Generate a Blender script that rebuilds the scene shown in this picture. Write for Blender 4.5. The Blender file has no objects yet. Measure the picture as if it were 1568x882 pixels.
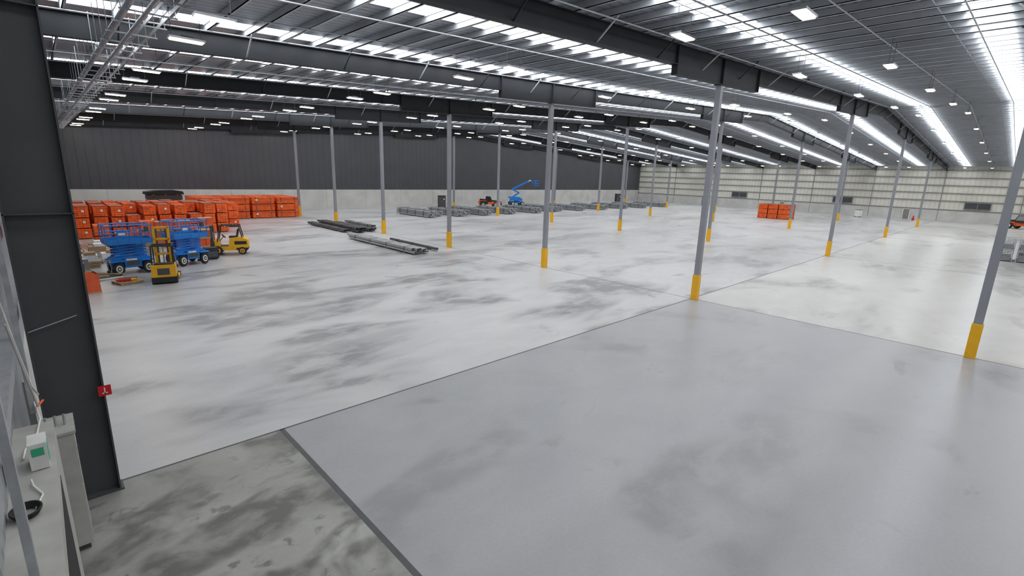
import bpy, math, random
from mathutils import Vector, Matrix
random.seed(7)
S=28.47; T=12.302; XF=140.0; YB=74.0; YF=-40.0
RX=70.0; RZ=15.65; E0=12.35; E1=11.6
def roof(x):
    return E0+(RZ-E0)*x/RX if x<RX else RZ+(E1-RZ)*(x-RX)/(XF-RX)
# ---------------------------------------------------------------- materials
def newmat(name):
    m=bpy.data.materials.new(name); m.use_nodes=True
    nt=m.node_tree; b=nt.nodes['Principled BSDF']
    return m,nt,b
def mat(name,col,rough=0.5,metal=0.0,noise=0.12,scale=3.0,emis=0,bump=0.0,spec=0.5):
    m,nt,b=newmat(name)
    tc=nt.nodes.new('ShaderNodeTexCoord'); n=nt.nodes.new('ShaderNodeTexNoise')
    n.inputs['Scale'].default_value=scale; n.inputs['Detail'].default_value=5
    nt.links.new(tc.outputs['Object'],n.inputs['Vector'])
    r=nt.nodes.new('ShaderNodeValToRGB')
    r.color_ramp.elements[0].position=0.3; r.color_ramp.elements[1].position=0.7
    r.color_ramp.elements[0].color=tuple(c*(1-noise) for c in col)+(1,)
    r.color_ramp.elements[1].color=tuple(min(1,c*(1+noise)) for c in col)+(1,)
    nt.links.new(n.outputs['Fac'],r.inputs['Fac']); nt.links.new(r.outputs['Color'],b.inputs['Base Color'])
    b.inputs['Roughness'].default_value=rough; b.inputs['Metallic'].default_value=metal
    b.inputs['Specular IOR Level'].default_value=spec
    if emis:
        b.inputs['Emission Color'].default_value=tuple(col)+(1,); b.inputs['Emission Strength'].default_value=emis
    if bump:
        bp=nt.nodes.new('ShaderNodeBump'); bp.inputs['Strength'].default_value=bump; bp.inputs['Distance'].default_value=0.02
        nt.links.new(n.outputs['Fac'],bp.inputs['Height']); nt.links.new(bp.outputs['Normal'],b.inputs['Normal'])
    return m
def ribbed(name,col,axis,period,rough=0.45,metal=0.0,dist=0.03,dark=0.75,noise=0.08):
    m,nt,b=newmat(name)
    tc=nt.nodes.new('ShaderNodeTexCoord'); sx=nt.nodes.new('ShaderNodeSeparateXYZ')
    nt.links.new(tc.outputs['Object'],sx.inputs[0])
    mul=nt.nodes.new('ShaderNodeMath'); mul.operation='MULTIPLY'; mul.inputs[1].default_value=1.0/period
    nt.links.new(sx.outputs[axis],mul.inputs[0])
    fr=nt.nodes.new('ShaderNodeMath'); fr.operation='FRACT'; nt.links.new(mul.outputs[0],fr.inputs[0])
    pp=nt.nodes.new('ShaderNodeMath'); pp.operation='PINGPONG'; pp.inputs[1].default_value=0.5; nt.links.new(fr.outputs[0],pp.inputs[0])
    mr=nt.nodes.new('ShaderNodeMapRange'); mr.inputs[1].default_value=0.06; mr.inputs[2].default_value=0.14
    nt.links.new(pp.outputs[0],mr.inputs[0])
    n=nt.nodes.new('ShaderNodeTexNoise'); n.inputs['Scale'].default_value=0.35; n.inputs['Detail'].default_value=3
    nt.links.new(tc.outputs['Object'],n.inputs['Vector'])
    mix=nt.nodes.new('ShaderNodeMix'); mix.data_type='RGBA'
    mix.inputs['A'].default_value=tuple(c*dark for c in col)+(1,); mix.inputs['B'].default_value=tuple(col)+(1,)
    nt.links.new(mr.outputs[0],mix.inputs['Factor'])
    mr2=nt.nodes.new('ShaderNodeMapRange'); mr2.inputs[1].default_value=0.3; mr2.inputs[2].default_value=0.7
    mr2.inputs[3].default_value=1-noise; mr2.inputs[4].default_value=1+noise; nt.links.new(n.outputs['Fac'],mr2.inputs[0])
    vm=nt.nodes.new('ShaderNodeVectorMath'); vm.operation='SCALE'
    nt.links.new(mix.outputs['Result'],vm.inputs[0]); nt.links.new(mr2.outputs[0],vm.inputs['Scale'])
    nt.links.new(vm.outputs[0],b.inputs['Base Color'])
    bp=nt.nodes.new('ShaderNodeBump'); bp.inputs['Distance'].default_value=dist; bp.inputs['Strength'].default_value=0.6
    nt.links.new(mr.outputs[0],bp.inputs['Height']); nt.links.new(bp.outputs['Normal'],b.inputs['Normal'])
    b.inputs['Roughness'].default_value=rough; b.inputs['Metallic'].default_value=metal
    return m
def floor_mat(name,c_dark,c_mid,c_light,stain,lo,hi,scale,rough0,rough1,wlo=0.38,whi=0.58,sx=0.55,mott=1.0,fall=None):
    m,nt,b=newmat(name); L=nt.links
    tc=nt.nodes.new('ShaderNodeTexCoord')
    mp=nt.nodes.new('ShaderNodeMapping'); mp.inputs['Rotation'].default_value=(0,0,math.radians(42)); mp.inputs['Scale'].default_value=(sx,1.0,1)
    L.new(tc.outputs['Object'],mp.inputs['Vector'])
    def noise(s,d,r=0.55,vec=None,dist=0.0):
        n=nt.nodes.new('ShaderNodeTexNoise'); n.inputs['Scale'].default_value=s; n.inputs['Detail'].default_value=d
        n.inputs['Roughness'].default_value=r; n.inputs['Distortion'].default_value=dist
        L.new((vec or mp.outputs['Vector']),n.inputs['Vector']); return n.outputs['Fac']
    def math_(op,a,b_):
        n=nt.nodes.new('ShaderNodeMath'); n.operation=op
        for i,v in enumerate((a,b_)):
            if isinstance(v,(int,float)): n.inputs[i].default_value=v
            else: L.new(v,n.inputs[i])
        return n.outputs[0]
    def mrange(v,a,b_,c=0.0,d=1.0,smooth=False):
        n=nt.nodes.new('ShaderNodeMapRange'); 
        if smooth: n.interpolation_type='SMOOTHSTEP'
        for i,q in enumerate((a,b_,c,d)): n.inputs[i+1].default_value=q
        L.new(v,n.inputs[0]); return n.outputs[0]
    n1=noise(scale,3,0.5,dist=0.5)
    n2=noise(scale*0.3,3)
    n3=noise(1.0,6,0.6,dist=0.3)
    n4=noise(12,4,0.6,tc.outputs['Object'])
    n5=noise(0.05,2,0.5,tc.outputs['Object'])
    base=nt.nodes.new('ShaderNodeValToRGB'); e=base.color_ramp.elements
    e[0].position=0.36; e[0].color=tuple(c_mid)+(1,); e[1].position=0.64; e[1].color=tuple(c_light)+(1,)
    L.new(math_('ADD',math_('MULTIPLY',n3,0.35*mott),math_('MULTIPLY',n2,1-0.35*mott)),base.inputs['Fac'])
    fo=None
    if fall:
        vd=nt.nodes.new('ShaderNodeVectorMath'); vd.operation='DISTANCE'; vd.inputs[1].default_value=(fall[0],fall[1],0)
        L.new(tc.outputs['Object'],vd.inputs[0]); fo=vd.outputs['Value']
        n1=math_('ADD',n1,mrange(fo,fall[2]*.5,fall[2]*1.8,0.045,0.0))
    mask=mrange(n1,lo,hi,0,1,True)
    ma=mrange(n3,wlo,whi,0.15,1)
    mb=math_('MULTIPLY',mask,ma)
    mb2=math_('MULTIPLY',mrange(noise(scale*2.7,4,0.6,dist=0.6),hi-.04,hi+.08,0,0.8,True),mrange(n5,0.42,0.58,0.3,1))
    mb=math_('MAXIMUM',mb,mb2)
    if fall: mb=math_('MULTIPLY',mb,mrange(fo,fall[2],fall[3],1.0,fall[4]))
    mc=math_('MULTIPLY',mb,stain)
    mix=nt.nodes.new('ShaderNodeMix'); mix.data_type='RGBA'; mix.inputs['B'].default_value=tuple(c_dark)+(1,)
    L.new(mc,mix.inputs['Factor']); L.new(base.outputs['Color'],mix.inputs['A'])
    vm=nt.nodes.new('ShaderNodeVectorMath'); vm.operation='SCALE'; L.new(mix.outputs['Result'],vm.inputs[0]); L.new(mrange(n4,.3,.7,.96,1.03),vm.inputs['Scale'])
    L.new(vm.outputs[0],b.inputs['Base Color'])
    L.new(mrange(n2,.35,.65,rough0,rough1),b.inputs['Roughness'])
    b.inputs['Specular IOR Level'].default_value=0.42
    return m
M={}
M['fl_hall']=floor_mat('floor_hall_concrete',(0.13,0.13,0.135),(0.40,0.40,0.41),(0.53,0.53,0.54),0.85,0.48,0.63,0.24,0.26,0.38,0.36,0.56,0.5,1.0,(6,9,14,60,0.45))
M['fl_bay']=floor_mat('floor_bay_concrete',(0.14,0.14,0.145),(0.265,0.268,0.285),(0.34,0.343,0.36),0.5,0.54,0.68,0.26,0.25,0.33,0.38,0.58,0.6,0.6)
M['fl_east']=floor_mat('floor_east_concrete',(0.18,0.18,0.175),(0.42,0.418,0.41),(0.55,0.545,0.53),0.7,0.52,0.66,0.2,0.25,0.36,0.38,0.58,0.5,0.8)
M['fl_apron']=floor_mat('floor_apron_concrete',(0.075,0.075,0.07),(0.23,0.23,0.215),(0.36,0.36,0.34),0.85,0.44,0.61,0.75,0.4,0.55,0.36,0.54,0.8)
M['joint']=mat('joint_sealant',(0.08,0.08,0.085),0.7)
M['joint2']=mat('saw_cut_joint',(0.15,0.15,0.155),0.7)
M['dark']=ribbed('charcoal_panel',(0.064,0.066,0.076),0,1.0,0.38,0.0,0.02,0.88)
M['conc']=mat('precast_concrete',(0.54,0.54,0.52),0.7,0,0.12,0.5,0,0.05)
M['beige']=ribbed('light_wall_cladding',(0.68,0.665,0.60),1,0.8,0.5,0,0.02,0.88)
M['leftclad']=ribbed('silver_wall_cladding',(0.36,0.38,0.41),1,0.35,0.4,0.3,0.03,0.6)
M['roof']=ribbed('roof_sheet_foil',(0.38,0.40,0.44),1,0.42,0.35,0.4,0.03,0.6)
M['steel']=mat('charcoal_steel',(0.028,0.030,0.034),0.55,0.0,0.1,1,spec=0.2)
M['portal']=mat('charcoal_portal_steel',(0.075,0.078,0.085),0.5,0.0,0.08,1,spec=0.3)
M['purlin']=mat('galvanised_purlin',(0.50,0.52,0.55),0.4,0.4,0.1,1)
M['girt']=mat('galvanised_girt',(0.26,0.26,0.25),0.5,0.2)
M['col']=mat('column_grey_paint',(0.25,0.26,0.29),0.4,0.0,0.06,1)
M['galv']=mat('galvanised_steel',(0.45,0.47,0.50),0.35,0.5,0.15,5)
M['yel']=mat('safety_yellow',(0.80,0.42,0.01),0.4,0,0.05)
M['orange']=mat('orange_paint',(0.88,0.13,0.015),0.45,0,0.18,2)
M['orange2']=mat('orange_paint_faded',(0.68,0.095,0.02),0.5,0,0.2,2)
M['blue']=mat('blue_paint',(0.01,0.20,0.66),0.35,0,0.06)
M['black']=mat('black_rubber',(0.018,0.018,0.02),0.7)
M['dgrey']=mat('dark_grey_steel',(0.07,0.07,0.075),0.5)
M['grey']=mat('grey_steel',(0.26,0.27,0.28),0.45,0.2)
M['lgrey']=mat('light_grey_steel',(0.33,0.34,0.35),0.5,0.1)
M['white']=mat('white_paint',(0.75,0.75,0.74),0.5)
M['offw']=mat('cream_metal',(0.46,0.46,0.43),0.45)
M['wood']=mat('timber',(0.42,0.29,0.16),0.75,0,0.25,6)
M['card']=mat('cardboard',(0.36,0.24,0.15),0.8,0,0.15,4)
M['brown']=mat('red_brown_board',(0.34,0.10,0.05),0.7,0,0.2,4)
M['red']=mat('sign_red',(0.60,0.01,0.02),0.4,0,0.03)
M['green']=mat('green_label',(0.05,0.45,0.25),0.5)
M['louvre']=mat('louvre_dark',(0.07,0.075,0.085),0.5)
M['doorg']=mat('door_grey',(0.22,0.22,0.20),0.5)
m,nt,b=newmat('translucent_skylight'); b.inputs['Base Color'].default_value=(0.9,0.95,1,1)
b.inputs['Emission Color'].default_value=(0.94,0.975,1.0,1); b.inputs['Emission Strength'].default_value=8.3; M['sky']=m
m,nt,b=newmat('highbay_lens'); b.inputs['Base Color'].default_value=(1,.95,.85,1)
b.inputs['Emission Color'].default_value=(1.0,0.78,0.48,1); b.inputs['Emission Strength'].default_value=20.0; M['lamp']=m
# ---------------------------------------------------------------- mesh builder
class MB:
    def __init__(s): s.v=[];s.f=[];s.m=[];s.ml=[];s.sm=[];s.X=Matrix()
    def mi(s,k):
        if k not in s.ml: s.ml.append(k)
        return s.ml.index(k)
    def add(s,vs,fs,k,smooth=False):
        o=len(s.v); s.v+= [tuple(s.X@Vector(p)) for p in vs]
        i=s.mi(k)
        for f in fs: s.f.append(tuple(a+o for a in f)); s.m.append(i); s.sm.append(smooth)
    def box(s,c,d,k,rot=None):
        hx,hy,hz=d[0]/2,d[1]/2,d[2]/2
        vs=[Vector((x,y,z)) for x in(-hx,hx) for y in(-hy,hy) for z in(-hz,hz)]
        if rot is not None: vs=[rot@v for v in vs]
        vs=[v+Vector(c) for v in vs]
        s.add(vs,[(0,1,3,2),(4,6,7,5),(0,4,5,1),(2,3,7,6),(0,2,6,4),(1,5,7,3)],k)
    def b2(s,a,b,k):
        s.box([(a[i]+b[i])/2 for i in range(3)],[abs(b[i]-a[i]) for i in range(3)],k)
    def beam(s,p,q,w,h,k):
        p=Vector(p);q=Vector(q);d=q-p;L=d.length
        z=d.normalized();up=Vector((0,0,1)) if abs(z.z)<0.95 else Vector((0,1,0))
        x=up.cross(z).normalized();y=z.cross(x)
        rot=Matrix((x,y,z)).transposed()
        s.box((p+q)/2,(w,h,L),k,rot)
    def cyl(s,p,q,r,k,n=10,r2=None):
        p=Vector(p);q=Vector(q);z=(q-p).normalized();up=Vector((0,0,1)) if abs(z.z)<0.95 else Vector((0,1,0))
        x=up.cross(z).normalized();y=z.cross(x); r2=r if r2 is None else r2
        vs=[]
        for i in range(n):
            a=2*math.pi*i/n; d=math.cos(a)*x+math.sin(a)*y
            vs.append(p+d*r); vs.append(q+d*r2)
        s.add(vs,[(2*i,2*((i+1)%n),2*((i+1)%n)+1,2*i+1) for i in range(n)],k,True)
        s.add([vs[2*i] for i in range(n)],[tuple(range(n-1,-1,-1))],k); s.add([vs[2*i+1] for i in range(n)],[tuple(range(n))],k)
    def tube(s,pts,r,k,n=6):
        for a,b_ in zip(pts,pts[1:]): s.cyl(a,b_,r,k,n)
    def prism(s,prof,axis,a,b,k):
        def P(u,v,w):
            return {'y':(u,w,v),'x':(w,u,v),'z':(u,v,w)}[axis]
        n=len(prof); vs=[P(u,v,a) for u,v in prof]+[P(u,v,b) for u,v in prof]
        s.add(vs,[tuple(range(n-1,-1,-1)),tuple(range(n,2*n))]+[(i,(i+1)%n,n+(i+1)%n,n+i) for i in range(n)],k)
    def wheel(s,c,r,w,axis,hub='white'):
        a=Vector((1,0,0)) if axis=='x' else Vector((0,1,0)); c=Vector(c)
        s.cyl(c-a*w/2,c-a*w*0.32,r*0.9,'black',20,r); s.cyl(c-a*w*0.32,c+a*w*0.32,r,'black',20); s.cyl(c+a*w*0.32,c+a*w/2,r,'black',20,r*0.9)
        s.cyl(c-a*(w/2+0.015),c+a*(w/2+0.015),r*0.58,hub,14); s.cyl(c-a*(w/2+0.03),c+a*(w/2+0.03),r*0.36,'dgrey',12); s.cyl(c-a*(w/2+0.05),c+a*(w/2+0.05),r*0.16,hub,8)
    def build(s,name,loc=(0,0,0),rz=0,bevel=0,parent=None,sc=1):
        me=bpy.data.meshes.new(name); me.from_pydata(s.v,[],s.f)
        for k in s.ml: me.materials.append(M[k])
        me.polygons.foreach_set('material_index',s.m); me.polygons.foreach_set('use_smooth',s.sm); me.update()
        o=bpy.data.objects.new(name,me); bpy.context.collection.objects.link(o)
        o.location=loc; o.rotation_euler=(0,0,rz); o.scale=(sc,sc,sc) if not isinstance(sc,tuple) else sc
        if bevel:
            bv=o.modifiers.new('bevel','BEVEL'); bv.width=bevel; bv.segments=2; bv.limit_method='ANGLE'; bv.angle_limit=math.radians(50)
        if parent: o.parent=parent
        return o
# ---------------------------------------------------------------- shell
b=MB()
JX=4.7; JY=0.2
def quad(x0,y0,x1,y1,k):
    b.add([(x0,y0,0),(x1,y0,0),(x1,y1,0),(x0,y1,0)],[(0,1,2,3)],k)
quad(0,YF,JX,JY,'fl_apron'); quad(JX,YF,S,JY,'fl_bay'); quad(S,YF,XF,JY,'fl_east'); quad(0,JY,XF,YB,'fl_hall')
b.build('floor')
b=MB()
def jl(x0,y0,x1,y1,k,z=0.003): b.b2((x0,y0,0.0005),(x1,y1,z),k)
jl(0.3,JY-.03,XF,JY+.03,'joint'); jl(JX-.06,YF,JX+.06,JY,'joint')
for i in (1,2,3,4):
    jl(i*S-.035,YF,i*S+.035,YB,'joint2')
for j in (-2,2,4): jl(JX if j<0 else 0,j*T-.015,XF,j*T+.015,'joint2')
b.build('trim_1')
b=MB()
b.prism([(-0.3,0),(XF+.3,0),(XF+.3,E1+.1),(RX,RZ+.1),(-0.3,E0+.1)],'y',YB+.12,YB+.35,'dark')
b.b2((-0.3,YB-0.02,0),(XF+.3,YB+.12,3.3),'conc')
for i in range(1,19): b.b2((i*7.6-.015,YB-.024,0),(i*7.6+.015,YB,3.3),'joint2')
b.build('wall_back')
b=MB()
b.prism([(-0.3,0),(XF+.3,0),(XF+.3,E1+.1),(RX,RZ+.1),(-0.3,E0+.1)],'y',YF-.35,YF,'beige'); b.build('wall_front')
b=MB()
b.b2((XF+.1,YF,0),(XF+.3,YB,E1+.1),'beige')
b.b2((XF-.05,YF,0),(XF+.1,YB,2.3),'conc')
for z in (2.45,4.3,5.9,7.5,9.1,10.6): b.b2((XF-.12,YF,z-.09),(XF+.1,YB,z+.09),'girt')
for j in range(-3,7): b.b2((XF-.06,j*T-.06,0),(XF+.1,j*T+.06,E1-.3),'girt')
b.build('wall_far')
for i,y in enumerate((42.1,17.8,-6.0)):
    b=MB(); b.b2((XF-.24,y-2.05,2.75),(XF-.13,y+2.05,2.85),'grey'); b.b2((XF-.24,y-2.05,4.05),(XF-.13,y+2.05,4.15),'grey')
    for yy in (-2.0,0,2.0): b.b2((XF-.24,y+yy-.05,2.75),(XF-.13,y+yy+.05,4.15),'grey')
    for k in range(8): b.box((XF-.18,y,2.92+k*.15),(.03,4.0,.13),'louvre',Matrix.Rotation(math.radians(35),3,'Y'))
    b.b2((XF-.14,y-2,2.8),(XF-.13,y+2,4.1),'louvre')
    b.build('window_%d'%(i+1))
for i,(y,k) in enumerate(((5.3,'doorg'),(52.0,'doorg'),(31.0,'doorg'))):
    b=MB(); b.b2((XF-.22,y-.55,0),(XF-.14,y+.55,2.15),k)
    for s_ in (-.6,.6): b.b2((XF-.25,y+s_-.06,0),(XF-.13,y+s_+.06,2.25),'white')
    b.b2((XF-.25,y-.66,2.15),(XF-.13,y+.66,2.27),'white'); b.box((XF-.26,y+.4,1.0),(.05,.14,.05),'galv')
    b.build('door_%d'%(i+1))
b=MB()
b.b2((-0.3,YF,0),(0,YB,E0+.1),'leftclad')
b.b2((-0.05,.6,0),(.1,YB,2.6),'conc')
z=4.2
while z<12: 
    b.b2((0,YF,z-.1),(.18,YB,z+.1),'galv'); z+=1.5
b.b2((0,-14,0),(.44,-2.9,3.05),'offw'); b.b2((.44,-14,0),(.445,-4.2,2.75),'black')
b.build('wall_left')
# roof & skylights
strips=[-10.4+7.35*k for k in range(-4,12)]
SW=0.62
b=MB(); sk=MB()
ys=[YF-.3]
for y in strips:
    if y-SW>YF and y+SW<YB: ys+=[y-SW,y+SW]
ys.append(YB+.3)
xs=[(-.3,RX),(RX,XF+.3)]
for (xa,xb) in xs:
    za,zb=roof(xa),roof(xb)
    for i in range(0,len(ys),2):
        y0,y1=ys[i],ys[i+1]
        b.add([(xa,y0,za),(xb,y0,zb),(xb,y1,zb),(xa,y1,za),(xa,y0,za+.12),(xb,y0,zb+.12),(xb,y1,zb+.12),(xa,y1,za+.12)],
              [(0,3,2,1),(4,5,6,7),(0,1,5,4),(1,2,6,5),(2,3,7,6),(3,0,4,7)],'roof')
    for i in range(1,len(ys)-1,2):
        y0,y1=ys[i],ys[i+1]
        xa2=max(xa,1.2) if xa<RX else RX+.6; xb2=RX-.6 if xb<=RX else XF-1.2
        sk.add([(xa2,y0,roof(xa2)+.03),(xb2,y0,roof(xb2)+.03),(xb2,y1,roof(xb2)+.03),(xa2,y1,roof(xa2)+.03)],[(0,3,2,1)],'sky')
        for (p,q) in ((xa,xa2),(xb2,xb)):
            b.add([(p,y0,roof(p)),(q,y0,roof(q)),(q,y1,roof(q)),(p,y1,roof(p))],[(0,3,2,1)],'roof')
b.build('ceiling'); sk.build('skylight_strips')
b=MB(); x=0.75
while x<XF:
    z=roof(x)
    b.b2((x-.035,YF,z-.27),(x+.0,YB,z-.01),'purlin'); b.b2((x-.035,YF,z-.27),(x+.07,YB,z-.245),'purlin'); b.b2((x-.07,YF,z-.035),(x,YB,z-.012),'purlin')
    x+=1.5
for j in range(-6,12):
    y=j*T/2+T/4
    b.cyl((1,y,roof(1)-.2),(RX,y,RZ-.2),.02,'galv',5); b.cyl((RX,y,RZ-.2),(XF-1,y,roof(XF-1)-.2),.02,'galv',5)
b.build('roof_purlins')
b=MB()
def rafter(y):
    def seg(xa,xb,dt,db):
        za,zb=roof(xa),roof(xb)
        for (t0,t1,w) in ((dt,dt+.03,.32),(db-.03,db,.32),(dt,db,.03)):
            b.add([(xa,y-w/2,za-t1),(xb,y-w/2,zb-t1),(xb,y+w/2,zb-t1),(xa,y+w/2,za-t1),(xa,y-w/2,za-t0),(xb,y-w/2,zb-t0),(xb,y+w/2,zb-t0),(xa,y+w/2,za-t0)],
              [(0,3,2,1),(4,5,6,7),(0,1,5,4),(1,2,6,5),(2,3,7,6),(3,0,4,7)],'steel')
    brk=[0.3]+[v for i in range(1,5) for v in (i*S-5,i*S+5)]+[XF-.1]
    for i in range(0,len(brk)-1):
        xa,xb=brk[i],brk[i+1]
        if i%2==1: seg(xa,xb,.27,1.6); continue
        if xa<RX<xb: seg(xa,RX,.27,1.15); seg(RX,xb,.27,1.15)
        else: seg(xa,xb,.27,1.15)
    for i in range(1,5):
        for s_ in (-5,0,5):
            xx=i*S+s_; b.b2((xx-.02,y-.16,roof(xx)-1.6),(xx+.02,y+.16,roof(xx)-.27),'steel')
    x=3.75
    while x<XF-2:
        for s_ in (-1,1): b.beam((x,y,roof(x)-1.1),(x,y+s_*1.0,roof(x)-.28),.05,.05,'purlin' if (int(x/4.5)%2) else 'steel')
        x+=4.5
for j in range(-3,7): rafter(j*T if j<6 else YB-.4)
b.build('roof_rafters')
for j in range(-3,6):
    if j==-1: continue
    y=j*T
    b=MB(); x0,x1=(.22,1.2)
    zt=roof(x1)-1.1
    b.b2((x0,y-.17,0),(x0+.03,y+.17,zt),'portal'); b.b2((x1-.03,y-.17,0),(x1,y+.17,zt),'portal'); b.b2((x0,y-.012,0),(x1,y+.012,zt),'portal')
    b.b2((x0-.02,y-.2,0),(x1+.05,y+.2,.03),'portal'); b.b2((x0,y-.17,6.0),(x1,y+.17,6.02),'portal'); b.b2((x0,y-.17,9.6),(x1,y+.17,9.62),'portal')
    b.build('portal_column')
for i in range(1,5):
    for j in range(-1,6):
        if j==-1 and i>1: continue
        x,y=i*S,j*T; zt=roof(x)-1.6
        b=MB(); b.b2((x-.15,y-.15,0),(x+.15,y+.15,zt),'col'); b.b2((x-.185,y-.185,0),(x+.185,y+.185,1.5),'yel')
        b.b2((x-.25,y-.25,zt-.03),(x+.25,y+.25,zt),'steel')
        b.build('steel_column',bevel=.015)
b=MB()
for k in range(-3,6):
    for yo in (5.1,8.9):
        y=k*T+yo
        if y<YF+1 or y>YB-1: continue
        for n in range(11):
            x=5.3+12.45*n; z=roof(x)-1.35
            b.b2((x-.55,y-.22,z),(x+.55,y+.22,z+.07),'galv')
            b.b2((x-.50,y-.17,z-.03),(x+.50,y+.17,z),'lamp')
            b.b2((x-.2,y-.1,z+.07),(x+.2,y+.1,z+.15),'dgrey')
            b.cyl((x-.45,y,z+.07),(x-.45,y,roof(x)-.25),.01,'dgrey',4); b.cyl((x+.45,y,z+.07),(x+.45,y,roof(x)-.25),.01,'dgrey',4)
b.build('highbay_lights')
b=MB()
y=YF+2.2
while y<YB-1:
    b.cyl((1.5,y,roof(1.5)-.42),(RX,y,RZ-.42),.03,'galv',6); b.cyl((RX,y,RZ-.42),(XF-1.5,y,roof(XF-1.5)-.42),.03,'galv',6)
    y+=3.075
b.build('sprinkler_pipes')
b=MB()
b.cyl((3.1,YF+.5,11.0),(3.1,YB-.5,11.0),.09,'galv',10); b.cyl((3.5,YF+.5,10.9),(3.5,YB-.5,10.9),.06,'galv',8)
for s_ in (3.75,4.1): b.b2((s_-.01,YF+.5,11.0),(s_+.01,YB-.5,11.1),'galv')
y=YF+1
while y<YB-1:
    b.b2((2.9,y-.02,10.86),(4.2,y+.02,10.9),'galv')
    for xx in (2.95,4.15): b.cyl((xx,y,10.9),(xx,y,roof(xx)-.2),.012,'galv',4)
    y+=1.55
b.build('cable_tray')
# ================================================================ OBJECTS
def rack_bundle(b,x,y,z,w,l,h,nx,nz,along,k='orange'):
    gw=w/nx; gh=h/nz
    for i in range(nx):
        for j in range(nz):
            o=-w/2+gw*(i+.5); zz=z+.08+gh*(j+.5); kk=k if random.random()<.8 else 'orange2'
            dl=random.uniform(-.04,.04)
            if along=='y': b.box((x+o,y+dl,zz),(gw*.95,l,gh*.92),kk)
            else: b.box((x+dl,y+o,zz),(l,gw*.95,gh*.92),kk)
    for t in (-.33,.33):
        if along=='y':
            b.box((x,y+t*l,z+.04),(w,.1,.08),'wood'); b.box((x,y+t*l,z+.08+h/2),(w+.01,.05,h+.02),'black')
        else:
            b.box((x+t*l,y,z+.04),(.1,w,.08),'wood'); b.box((x+t*l,y,z+.08+h/2),(.05,w+.01,h+.02),'black')
    if random.random()<.4:
        if along=='y': b.box((x+.1*w,y-l/2-.045,z+.08+h*.6),(.2*w,.01,.22*h),'white')
        else: b.box((x-.3*l,y-w/2-.01,z+.08+h*.6),(.25,.01,.3*h),'white')
b=MB()
for i in range(10):
    x=3.4+i*1.26
    for r in range(3):
        y=47.6+r*3.0+random.uniform(-.3,.3); hh=0
        n=3 if (r>0 or i%4!=3) else 2
        for q in range(n):
            h=random.choice((.86,.93,.9)); rack_bundle(b,x+random.uniform(-.05,.05),y,hh,1.0,2.6,h,4,5,'y'); hh+=h+.09
        if random.random()<.6: b.box((x,y,hh+.03),(1.0,2.4,.05),'brown')
b.build('orange_rack_beam_stack')
b=MB()
for i in range(4):
    x=16.6+i*3.25
    for r in range(3):
        y=61.0+r*2.3; hh=0
        for q in range(3):
            rack_bundle(b,x,y,hh,1.9,2.9,.86,5,6,'x'); hh+=.95
b.build('orange_rack_beam_stack')
b=MB()
for i in range(3):
    hh=0
    for q in range(3): rack_bundle(b,16.9+(i%2)*.1,52.0+i*2.9,hh,1.0,2.6,.84,4,5,'y'); hh+=.93
b.build('orange_rack_beam_stack')
b=MB()
for (x,y,n) in ((4.2,41.0,2),(5.7,42.0,1),(2.1,43.6,2),(7.6,43.2,2),(9.4,43.2,2)):
    hh=0
    for q in range(n): rack_bundle(b,x,y,hh,1.0,2.0,.8,4,5,'y'); hh+=.9
b.build('orange_rack_beam_stack')
b=MB(); b.prism([(-1.9,0),(1.9,0),(1.8,.35),(.9,.5),(-.8,.45),(-1.85,.3)],'y',-.9,.9,'black')
for s_ in (-1.2,0,1.2): b.b2((s_-.08,-.95,-.06),(s_+.08,.95,0),'wood')
b.b2((-1.7,-.8,-.62),(1.7,.8,-.06),'dgrey'); b.b2((-1.6,-.7,-3.4),(1.6,.7,-.62),'brown')
b.build('black_wrapped_pallet',(11.6,58.6,3.4),.05)
b=MB()
for (x,y,w,l,n) in ((8.0,37.5,1.1,1.2,3),(9.5,38.0,1.2,1.2,3),(10.8,36.6,1.0,1.2,2),(9.4,35.0,1.1,1.1,2),(11.6,39.5,1.1,1.2,3)):
    z=0
    for q in range(n):
        b.box((x,y,z+.05),(w,l,.1),'wood')
        for s_ in (-.25,.25): b.box((x+s_*w,y,z+.1+.3),(w*.48,l*.95,.6),'brown' if q%2 else 'orange2')
        b.box((x,y,z+.72),(w,l,.03),'card'); z+=.74
b.build('stacked_cartons',bevel=.01)
b=MB()
for i in range(3):
    for j in range(2):
        hh=0
        for q in range(3):
            rack_bundle(b,106+j*2.2,19.6+i*1.9,hh,1.7,2.1,.84,4,5,'x','orange'); hh+=.92
        b.box((106+j*2.2,19.6+i*1.9,hh+.03),(2.0,1.7,.06),'brown')
b.build('orange_rack_beam_stack')
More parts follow.
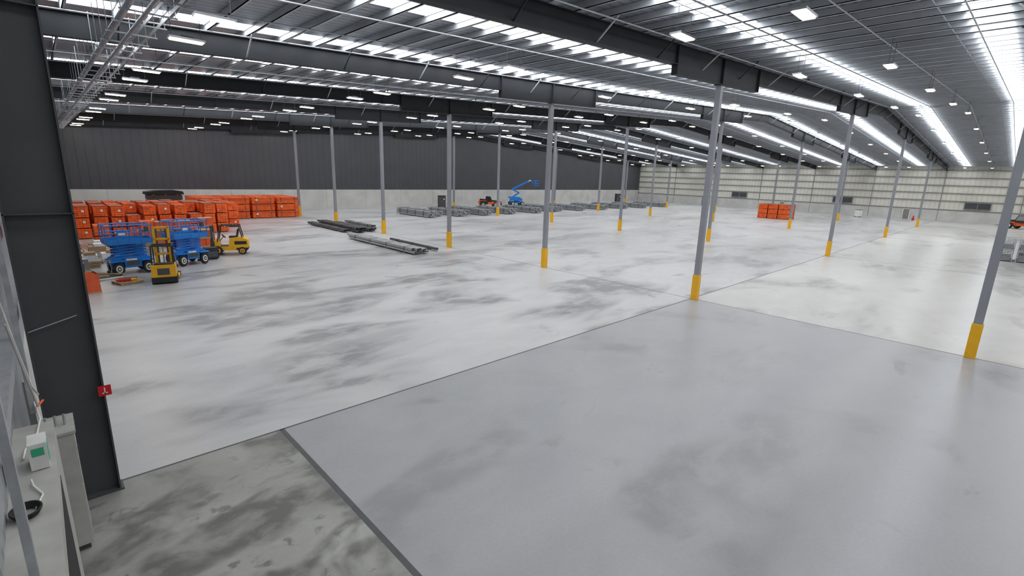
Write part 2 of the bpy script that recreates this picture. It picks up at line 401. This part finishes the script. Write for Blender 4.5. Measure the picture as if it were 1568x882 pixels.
def scissor(name,loc,rz,sc):
    b=MB()
    b.prism([(-1.35,.42),(1.35,.42),(1.5,.6),(1.5,1.05),(1.2,1.15),(-1.2,1.15),(-1.5,1.05),(-1.5,.6)],'y',-.62,.62,'blue')
    for s_ in (-1,1):
        b.b2((-.62,s_*.62,.5),(.62,s_*.9,1.1),'blue'); b.b2((-.5,s_*.905,.6),(.5,s_*.91,.9),'dgrey'); b.b2((-.5,s_*.912,.95),(.3,s_*.915,1.06),'white')
        for x in (-1.1,1.1):
            b.wheel((x,s_*.86,.43),.43,.3,'y'); b.b2((x-.5,s_*.66,.88),(x+.5,s_*1.02,.95),'blue')
    b.cyl((-1.1,-.8,.43),(-1.1,.8,.43),.07,'dgrey'); b.cyl((1.1,-.8,.43),(1.1,.8,.43),.07,'dgrey')
    for s_ in (-1,1):
        for x in (-1.55,1.55): b.cyl((x,s_*.5,.15),(x,s_*.5,.75),.05,'galv'); b.cyl((x,s_*.5,.0),(x,s_*.5,.16),.13,'dgrey')
    z=1.2
    for q in range(4):
        for s_ in (-.42,.42):
            b.beam((-1.25,s_,z),(1.25,s_,z+.17),.05,.1,'blue'); b.beam((-1.25,s_*.86,z+.17),(1.25,s_*.86,z),.05,.1,'blue')
        b.cyl((0,-.48,z+.085),(0,.48,z+.085),.03,'galv'); z+=.19
    zp=2.02
    b.b2((-1.7,-.85,zp),(1.7,.85,zp+.16),'blue'); b.b2((-1.66,-.8,zp+.16),(1.66,.8,zp+.17),'grey')
    for s_ in (-1,1):
        b.b2((-1.7,s_*.85-.015,zp+.13),(1.7,s_*.85+.015,zp+.36),'blue')
        for zz in (.75,1.25): b.cyl((-1.7,s_*.85,zp+zz),(1.7,s_*.85,zp+zz),.042,'blue',8)
        for x in (-1.7,-.85,0,.85,1.7): b.cyl((x,s_*.85,zp+.1),(x,s_*.85,zp+1.25),.042,'blue',8)
    for x in (-1.7,1.7):
        b.b2((x-.015,-.85,zp+.13),(x+.015,.85,zp+.36),'blue')
        for zz in (.75,1.25): b.cyl((x,-.85,zp+zz),(x,.85,zp+zz),.042,'blue',8)
        b.cyl((x,0,zp+.1),(x,0,zp+1.25),.042,'blue',8)
    b.b2((1.2,-.82,zp+.8),(1.5,-.6,zp+1.12),'dgrey'); b.cyl((1.35,-.7,zp+1.12),(1.35,-.7,zp+1.24),.02,'black'); b.b2((-.9,-.895,zp+.5),(-.2,-.885,zp+.9),'blue'); b.b2((-.8,-.9,zp+.62),(-.3,-.895,zp+.78),'white')
    b.b2((-1.51,-.3,.75),(-1.5,.3,.95),'white')
    return b.build(name,loc,rz,bevel=.012,sc=sc)
scissor('scissor_lift',(4.5,26.9,0),math.radians(6),(.70,.9,.95))
scissor('scissor_lift',(7.9,28.2,0),math.radians(18),(.66,.9,.95))
b=MB()
b.b2((-.95,-.62,.08),(.55,.62,.42),'black'); b.b2((-.95,-.6,.42),(-.1,.6,1.15),'yel'); b.b2((-.9,-.45,1.15),(-.35,.45,1.22),'black')
b.b2((-.1,-.6,.42),(.35,-.5,1.0),'yel'); b.b2((-.1,.5,.42),(.35,.6,1.0),'yel'); b.b2((-.05,-.3,.42),(.3,.3,.75),'black')
b.b2((-.97,-.3,.55),(-.95,.3,.95),'dgrey')
for s_ in (-1,1):
    b.b2((.5,s_*.62-.06,.05),(1.9,s_*.62+.06,.2),'yel'); b.cyl((1.7,s_*.62-.09,.13),(1.7,s_*.62+.09,.13),.13,'black',14)
    b.b2((.5,s_*.36-.07,.1),(.68,s_*.36+.07,3.25),'yel'); b.b2((.53,s_*.24-.04,.15),(.65,s_*.24+.04,3.1),'dgrey')
    b.b2((.75,s_*.3-.06,.12),(1.85,s_*.3+.06,.17),'dgrey'); b.b2((.72,s_*.3-.06,.12),(.77,s_*.3+.06,.8),'dgrey')
    b.beam((-.85,s_*.52,1.15),(-.75,s_*.5,2.2),.07,.07,'black'); b.b2((.36,s_*.5-.03,.9),(.42,s_*.5+.03,2.2),'black')
for zz in (.5,1.6,2.5,3.2): b.b2((.5,-.42,zz-.06),(.6,.42,zz+.06),'yel')
b.b2((-.78,-.55,2.2),(.45,-.48,2.26),'black'); b.b2((-.78,.48,2.2),(.45,.55,2.26),'black')
for q in range(7): b.b2((-.75+q*.19,-.5,2.2),(-.71+q*.19,.5,2.25),'black')
b.cyl((.59,-.0,.2),(.59,0,2.4),.05,'galv'); b.cyl((-.6,-.64,.2),(-.6,.64,.2),.2,'black',14)
b.b2((.72,-.5,.6),(.76,.5,.7),'dgrey'); b.b2((.72,-.5,.9),(.76,.5,1.0),'dgrey')
b.build('reach_truck',(5.7,22.7,0),math.radians(78),bevel=.015)
b=MB()
b.prism([(-.75,.35),(.95,.3),(1.35,.4),(1.42,.65),(1.38,1.1),(.95,1.28),(.2,1.22),(.1,.62),(-.45,.62),(-.5,.95),(-.75,.95)],'y',-.52,.52,'yel')
b.b2((.6,-.55,.35),(1.38,.55,.5),'black'); b.b2((.15,-.25,1.22),(.65,.25,1.34),'black'); b.box((.72,0,1.58),(.12,.46,.55),'black',Matrix.Rotation(math.radians(12),3,'Y'))
b.b2((.5,-.53,.75),(1.3,-.525,1.0),'black'); b.b2((-.48,-.5,.6),(.1,.5,.63),'black')
b.beam((-.5,0,.95),(-.22,0,1.32),.05,.05,'black'); b.cyl((-.24,0,1.32),(-.2,0,1.36),.17,'black',16)
for s_ in (-1,1):
    b.wheel((-.62,s_*.52,.34),.34,.24,'y','yel'); b.wheel((.98,s_*.5,.28),.28,.2,'y','yel')
    b.beam((-.6,s_*.47,.9),(-.38,s_*.45,2.12),.07,.07,'black'); b.beam((1.05,s_*.45,1.15),(.85,s_*.45,2.12),.07,.07,'black')
    b.b2((-.42,s_*.45-.035,2.1),(.9,s_*.45+.035,2.17),'black')
    b.b2((-1.0,s_*.33-.05,.1),(-.86,s_*.33+.05,2.15),'dgrey'); b.b2((-.98,s_*.22-.03,.15),(-.9,s_*.22+.03,2.05),'black')
    b.b2((-2.1,s_*.25-.05,.08),(-1.05,s_*.25+.05,.12),'dgrey'); b.b2((-1.09,s_*.25-.05,.08),(-1.05,s_*.25+.05,.7),'dgrey')
    b.cyl((-.9,s_*.12,.2),(-.9,s_*.12,1.6),.03,'galv'); b.b2((-.78,s_*.42,.6),(-.5,s_*.5,1.1),'yel')
for q in range(7): b.b2((-.38+q*.2,-.45,2.11),(-.33+q*.2,.45,2.16),'black')
for zz in (.35,1.2,2.1): b.b2((-1.0,-.38,zz-.05),(-.9,.38,zz+.05),'dgrey')
for zz in (.35,.65): b.b2((-1.06,-.5,zz-.05),(-1.02,.5,zz+.05),'black')
for q in range(5): b.b2((-1.04,-.44+q*.22-.015,.65),(-1.02,-.44+q*.22+.015,1.15),'black')
b.build('forklift',(11.3,31.3,0),math.radians(-20),bevel=.02,sc=1.08)
b=MB(); b.b2((-.5,-.45,.1),(.5,.45,1.05),'black'); b.b2((-.52,-.47,.85),(.52,.47,.9),'dgrey'); b.b2((-.4,-.46,.25),(.4,-.455,.75),'dgrey')
for s_ in (-.4,.4): b.b2((s_-.05,-.45,0),(s_+.05,.45,.1),'wood')
b.build('tool_case',(9.65,29.4,0),0.1,bevel=.02,sc=.85)
def pallet(b,x,y,z,rz=0,k='wood'):
    X=b.X; b.X=Matrix.Translation((x,y,z))@Matrix.Rotation(rz,4,'Z')
    for q in range(7): b.box((-.54+q*.18,0,.135),(.12,1.16,.022),k)
    for s_ in (-.52,0,.52): b.box((0,s_,.075),(1.16,.09,.095),k)
    for q in range(3): b.box((-.5+q*.5,0,.014),(.12,1.16,.022),k)
    b.X=X
b=MB(); pallet(b,3.9,23.3,0,.3); b.box((3.9,23.4,.2),(.9,.5,.08),'yel'); b.box((3.7,23.1,.24),(.7,.12,.12),'red'); b.cyl((3.5,23.6,.25),(4.4,23.5,.25),.05,'dgrey'); b.build('pallet_with_tools')
b=MB()
for (x,y,n,top) in ((2.6,30.2,3,'white'),(3.9,31.8,2,'white'),(2.1,33.3,5,None),(3.4,34.6,3,'card'),(2.1,38.9,4,'white'),(3.6,37.6,2,'card'),(5.2,36.4,3,'white'),(6.6,34.4,4,'card')):
    for q in range(n): pallet(b,x,y,q*.147,random.uniform(-.15,.15),'wood' if (x<3) else 'offw')
    if top: 
        zz=n*.147; b.box((x,y,zz+.2),(1.0,1.0,.4),top); b.box((x+.1,y-.1,zz+.5),(.6,.7,.2),'card' if top=='white' else 'white')
b.build('pallet_stacks',bevel=.006)
b=MB()
for (x,y,r_,l) in ((1.75,27.5,.3,0),(2.0,29.0,.5,1),(1.2,23.3,.2,0)):
    b.X=Matrix.Translation((x,y,0))@Matrix.Rotation(r_,4,'Z')
    b.b2((-.4,-.5,0),(.4,.5,.12),'wood'); b.b2((-.36,-.45,.12),(.36,.45,.75),'grey' if l else 'dgrey'); b.b2((-.38,-.47,.75),(.38,.47,.8),'offw'); b.cyl((-.1,0,.8),(-.1,0,1.15),.18,'card' if l else 'white',14); b.cyl((.2,.2,.8),(.2,.2,1.0),.1,'orange',10)
b.X=Matrix(); b.build('packing_clutter',bevel=.01)
b=MB()
for q in range(9):
    b.X=Matrix.Translation((2.7+random.uniform(-.5,.6),24.9+q*.2,.03+.05*(q%3)))@Matrix.Rotation(random.uniform(-.5,.3),4,'Z')
    b.b2((-.8,-.05,0),(.8,.05,.08),('white','dgrey','wood')[q%3])
b.X=Matrix(); b.build('offcut_pile')
b=MB()
for q in range(7): b.box((0,q*.11,.55+.0),(1.1,.07,1.0),'orange' if q%2 else 'orange2',Matrix.Rotation(math.radians(-8),3,'X'))
b.b2((-.55,-.15,0),(.55,.9,.06),'wood')
for s_ in (-.45,.45): b.box((s_,.3,1.08),(.06,.9,.03),'black')
b.build('orange_panel_stack',(2.0,21.4,0),.15)
def cbundle(b,x,y0,y1,w,h,nx,nz,k):
    gw=w/nx; gh=h/nz
    for i in range(nx):
        for j in range(nz):
            xx=x-w/2+gw*(i+.5); zz=.1+gh*(j+.5); d=random.uniform(-.25,.25)
            t=.012
            b.b2((xx-gw*.45,y0+d,zz+gh*.42-t),(xx+gw*.45,y1+d,zz+gh*.42),k); b.b2((xx-gw*.45,y0+d,zz-gh*.42),(xx-gw*.45+t,y1+d,zz+gh*.42),k); b.b2((xx+gw*.45-t,y0+d,zz-gh*.42),(xx+gw*.45,y1+d,zz+gh*.42),k)
    n=max(3,int((y1-y0)/2.5))
    for q in range(n):
        yy=y0+(y1-y0)*(q+.5)/n; b.b2((x-w/2-.05,yy-.05,0),(x+w/2+.05,yy+.05,.1),'wood'); b.b2((x-w/2-.01,yy-.02,.1),(x+w/2+.01,yy+.02,.1+h),'black')
b=MB(); cbundle(b,23.6,22.6,34.8,.8,.48,3,2,'lgrey'); cbundle(b,24.5,22.9,34.0,.6,.34,3,2,'lgrey'); cbundle(b,26.2,23.3,31.5,.35,.2,2,1,'dgrey'); b.build('steel_purlin_bundle')
b=MB(); cbundle(b,25.3,39.6,49.8,.7,.3,3,1,'dgrey');cbundle(b,26.6,38.6,49.2,1.1,.5,4,2,'dgrey'); cbundle(b,28.1,38.9,48.2,.8,.32,3,2,'dgrey'); cbundle(b,29.2,40.5,47.6,.5,.5,2,2,'grey'); b.build('steel_purlin_bundle')
def urow(x,y0,y1,w,h):
    b=MB(); n=int(w/.32); m_=4
    for i in range(n):
        for j in range(m_):
            d=random.uniform(-.15,.15); xx=x-w/2+(i+.5)*w/n; zz=.1+(j+.5)*h/m_
            b.b2((xx-w/n*.42,y0+d,zz-h/m_*.4),(xx+w/n*.42,y1+d,zz+h/m_*.4),'grey' if (i+j)%3 else 'galv')
    for q in range(4):
        yy=y0+(y1-y0)*(q+.5)/4; b.b2((x-w/2,yy-.06,0),(x+w/2,yy+.06,.1),'wood'); b.b2((x-w/2-.01,yy-.03,.1),(x+w/2+.01,yy+.03,.12+h),'black')
    b.build('grey_upright_bundle')
for (x,w) in ((44.7,1.9),(50.3,2.0),(55.5,1.8),(61.5,1.9),(68,1.9),(74.5,2.0),(82,1.9),(90,2),(98,2),(106,2),(116,2)):
    urow(x,50.8+random.uniform(-.6,.6),59.5+random.uniform(-.6,.6),w,.95)
    urow(x+2.3,52.2,59.8,1.4,.75)
for (x,y) in ((60.0,69.6),(124.0,70.6)):
    b=MB(); b.b2((-.75,-.5,.1),(.75,.5,2.25),'black'); b.b2((-.8,-.55,2.25),(.8,.55,2.35),'dgrey'); b.b2((-.7,-.52,.2),(-.03,-.5,2.15),'dgrey'); b.b2((.03,-.52,.2),(.7,-.5,2.15),'dgrey'); b.b2((.3,-.525,1.5),(.5,-.52,1.75),'white')
    b.b2((-.05,-.55,1.0),(-.02,-.52,1.3),'galv')
    for s_ in (-.6,.6): b.b2((s_-.06,-.45,0),(s_+.06,.45,.1),'dgrey')
    b.build('black_storage_cabinet',(x,y,0),-.5)
def telehandler(loc,rz,sc=1):
    b=MB()
    b.prism([(-2.0,.5),(1.9,.5),(2.1,.8),(1.9,1.05),(-.4,1.0),(-.6,1.35),(-2.0,1.3),(-2.2,.9)],'y',-.6,.6,'orange'); b.b2((-1.9,-.95,.6),(-.3,-.6,1.25),'black')
    for x in (-1.35,1.35):
        for s_ in (-1,1): b.wheel((x,s_*.95,.5),.5,.36,'y','white')
        b.cyl((x,-.9,.5),(x,.9,.5),.09,'dgrey')
    b.prism([(-.5,1.0),(.75,1.0),(.8,1.4),(.45,2.15),(-.4,2.2),(-.5,1.6)],'y',.15,.9,'black')
    b.prism([(-.4,1.35),(.65,1.35),(.4,2.05),(-.35,2.08)],'y',.9,.91,'grey')
    b.beam((-1.9,-.25,1.55),(2.2,-.25,1.15),.32,.34,'black'); b.beam((2.0,-.25,1.2),(2.75,-.25,1.0),.24,.26,'orange')
    b.b2((2.7,-.7,.3),(2.8,.3,.95),'dgrey')
    for s_ in (-.55,.1): b.b2((2.8,s_,.3),(3.8,s_+.12,.36),'dgrey')
    b.b2((-2.05,.2,1.3),(-1.0,.6,1.45),'orange')
    b.build('telehandler',loc,rz,bevel=.02,sc=sc)
telehandler((70.6,67.3,0),math.radians(-30))
b=MB()
b.b2((-1.3,-.6,.45),(1.3,.6,.8),'blue')
for x in (-1.05,1.05):
    for s_ in (-1,1): b.wheel((x,s_*.9,.42),.42,.32,'y')
    b.cyl((x,-.85,.42),(x,.85,.42),.08,'dgrey')
b.cyl((0,0,.8),(0,0,.95),.5,'dgrey',16); b.prism([(-1.7,.95),(1.1,.95),(1.1,1.4),(.4,1.75),(-1.5,1.75),(-1.75,1.4)],'y',-.8,-.25,'blue'); b.prism([(-1.7,.95),(1.1,.95),(1.1,1.4),(.4,1.75),(-1.5,1.75),(-1.75,1.4)],'y',.25,.8,'blue'); b.b2((-1.9,-.7,.95),(-1.5,.7,1.5),'white')
b.beam((-1.2,0,1.5),(.6,0,2.6),.24,.28,'blue'); b.beam((.6,0,2.6),(-1.0,0,3.3),.22,.26,'blue'); b.beam((-1.0,0,3.3),(2.6,0,5.0),.26,.3,'blue'); b.beam((.5,0,4.02),(3.1,0,5.23),.18,.2,'white'); b.beam((3.1,0,5.23),(3.9,0,4.5),.16,.18,'blue')
b.cyl((-.4,0,1.9),(-.3,0,2.9),.05,'galv'); b.cyl((-.7,0,3.3),(.4,0,3.9),.05,'galv')
b.b2((3.8,-.9,4.05),(4.7,.9,4.12),'blue')
for zz in (4.6,5.15):
    for s_ in (-.9,.9): b.cyl((3.8,s_,zz),(4.7,s_,zz),.03,'blue',6)
    for x in (3.8,4.7): b.cyl((x,-.9,zz),(x,.9,zz),.03,'blue',6)
for x in (3.8,4.7):
    for s_ in (-.9,0,.9): b.cyl((x,s_,4.1),(x,s_,5.15),.03,'blue',6)
b.b2((3.82,-.35,4.7),(4.0,.35,5.1),'blue')
b.build('boom_lift',(80.6,69.0,0),math.radians(-25),bevel=.015,sc=1.1)
b=MB()
for i in range(3):
    for j in range(2):
        for q in range(2):
            X=Matrix.Translation((70.6+j*1.5,-12.2-i*1.5,q*1.1)); b.X=X
            b.b2((-.6,-.6,.1),(.6,.6,.15),'galv')
            for sx_ in (-.6,.6):
                for sy_ in (-.6,.6): b.b2((sx_-.03,sy_-.03,0),(sx_+.03,sy_+.03,1.05),'galv')
            for t in range(7):
                o=-.6+t*.2; zz=.15+t*.15
                for s_ in (-.6,.6):
                    b.cyl((s_,o,.15),(s_,o,1.05),.012,'galv',4); b.cyl((o,s_,.15),(o,s_,1.05),.012,'galv',4)
                    b.cyl((-.6,s_,zz),(.6,s_,zz),.012,'galv',4); b.cyl((s_,-.6,zz),(s_,.6,zz),.012,'galv',4)
            b.b2((-.5,-.5,.15),(.5,.5,.5+.3*random.random()),'grey')
b.X=Matrix(); b.build('wire_mesh_cages')
telehandler((131.0,-13.2,0),math.radians(60),1.15)
b=MB(); b.b2((-.6,-.4,.1),(.6,.4,1.5),'white'); b.b2((-.5,-.42,.7),(.5,-.4,1.3),'blue'); b.b2((-.62,-.42,1.5),(.62,.42,1.58),'dgrey')
for s_ in (-.5,.5): b.cyl((s_,-.4,.1),(s_,.4,.1),.1,'black')
b.build('floor_cleaning_machine',(134,13.0,0),1.2)
b=MB(); b.b2((-.25,-.2,0),(.25,.2,.5),'red'); b.cyl((0,0,.5),(0,0,.9),.12,'red',12); b.cyl((0,0,.9),(0,0,1.0),.05,'black'); b.build('fire_extinguisher_stand',(135,3.3,0))
# ---------------- near left wall items
b=MB()
b.b2((.22,-1.95,.12),(.62,-1.15,2.35),'offw'); b.b2((.2,-1.98,2.35),(.66,-1.12,2.4),'offw'); b.b2((.22,-1.9,0),(.58,-1.2,.12),'dgrey')
b.b2((.62,-1.92,.2),(.635,-1.18,1.3),'offw'); b.b2((.62,-1.92,1.33),(.635,-1.18,2.3),'offw'); b.b2((.635,-1.28,1.6),(.66,-1.24,1.8),'dgrey'); b.b2((.635,-1.7,1.95),(.64,-1.45,2.1),'white')
for s_ in (.3,.42,.54): b.cyl((s_,-1.6,2.4),(s_,-1.6,2.6),.02,'galv',8)
b.build('electrical_cabinet',bevel=.01)
b=MB(); b.b2((.20,-4.5,3.06),(.38,-4.15,3.42),'white'); b.b2((.38,-4.45,3.12),(.385,-4.25,3.36),'green'); b.b2((.23,-4.505,3.25),(.35,-4.5,3.36),'green')
b.build('control_box',bevel=.01)
b=MB()
for q in range(5):
    n=20; r_=.10+.008*q
    pts=[(.16+r_*math.cos(t*2*math.pi/n),-5.55+r_*1.2*math.sin(t*2*math.pi/n),3.068+.015*q) for t in range(n+1)]
    b.tube(pts,.012,'black',5)
b.tube([(.24,-5.5,3.08),(.3,-5.2,3.07),(.22,-4.95,3.08),(.2,-4.8,3.1)],.012,'white',5)
b.build('cable_coil')
b=MB(); b.tube([(.12,-4.1,3.08),(.14,-3.8,3.08),(.26,-3.3,3.07),(.3,-2.85,3.1),(.26,-2.5,3.2),(.24,-2.0,3.6)],.014,'white',5); b.tube([(.3,-2.0,3.2),(.26,-2.4,3.5),(.22,-3.2,4.4),(.21,-4.2,5.3)],.014,'white',5); b.tube([(.34,-2.05,3.1),(.3,-2.5,3.2),(.3,-2.8,3.3)],.02,'orange',5)
b.tube([(.3,-2.8,3.3),(.25,-3.2,4.0),(.21,-3.9,4.9)],.014,'offw',5); b.build('hanging_cables')
b=MB()
for y in (-2.4,-6.8): b.b2((0.19,y-.05,3.06),(.26,y+.05,11.5),'galv')
b.build('wall_posts')
b=MB(); b.cyl((.24,-.05,3.77),(.98,-.05,3.99),.014,'galv',6); b.build('tie_rod')
b=MB()
b.b2((1.09,-.26,2.26),(1.30,-.25,2.48),'red'); b.b2((1.185,-.264,2.31),(1.205,-.261,2.44),'white'); b.b2((1.15,-.264,2.31),(1.24,-.261,2.33),'white'); b.b2((1.12,-.25,2.34),(1.15,-.17,2.38),'galv')
b.build('fire_sign')
# ---------------------------------------------------------------- camera
f,yaw,pi_,ro,cx,cy=744.15,.80007,.23005,.031488,.74627,-12.749
fw=Vector((math.cos(yaw)*math.cos(pi_),math.sin(yaw)*math.cos(pi_),-math.sin(pi_)))
r0=Vector((math.sin(yaw),-math.cos(yaw),0)); u0=r0.cross(fw)
r=math.cos(ro)*r0+math.sin(ro)*u0; u=-math.sin(ro)*r0+math.cos(ro)*u0
cd=bpy.data.cameras.new('camera'); cd.sensor_width=36; cd.lens=36*f/1568; cd.clip_start=.05; cd.clip_end=500
cam=bpy.data.objects.new('camera',cd); bpy.context.collection.objects.link(cam)
mw=Matrix((r,u,-fw)).transposed().to_4x4(); mw.translation=(cx,cy,7.0); cam.matrix_world=mw
bpy.context.scene.camera=cam
w=bpy.data.worlds.new('world'); bpy.context.scene.world=w; w.use_nodes=True
w.node_tree.nodes['Background'].inputs[0].default_value=(.7,.8,1,1); w.node_tree.nodes['Background'].inputs[1].default_value=.6
bpy.context.scene.view_settings.view_transform='Standard'
bpy.context.scene.view_settings.exposure=0.0
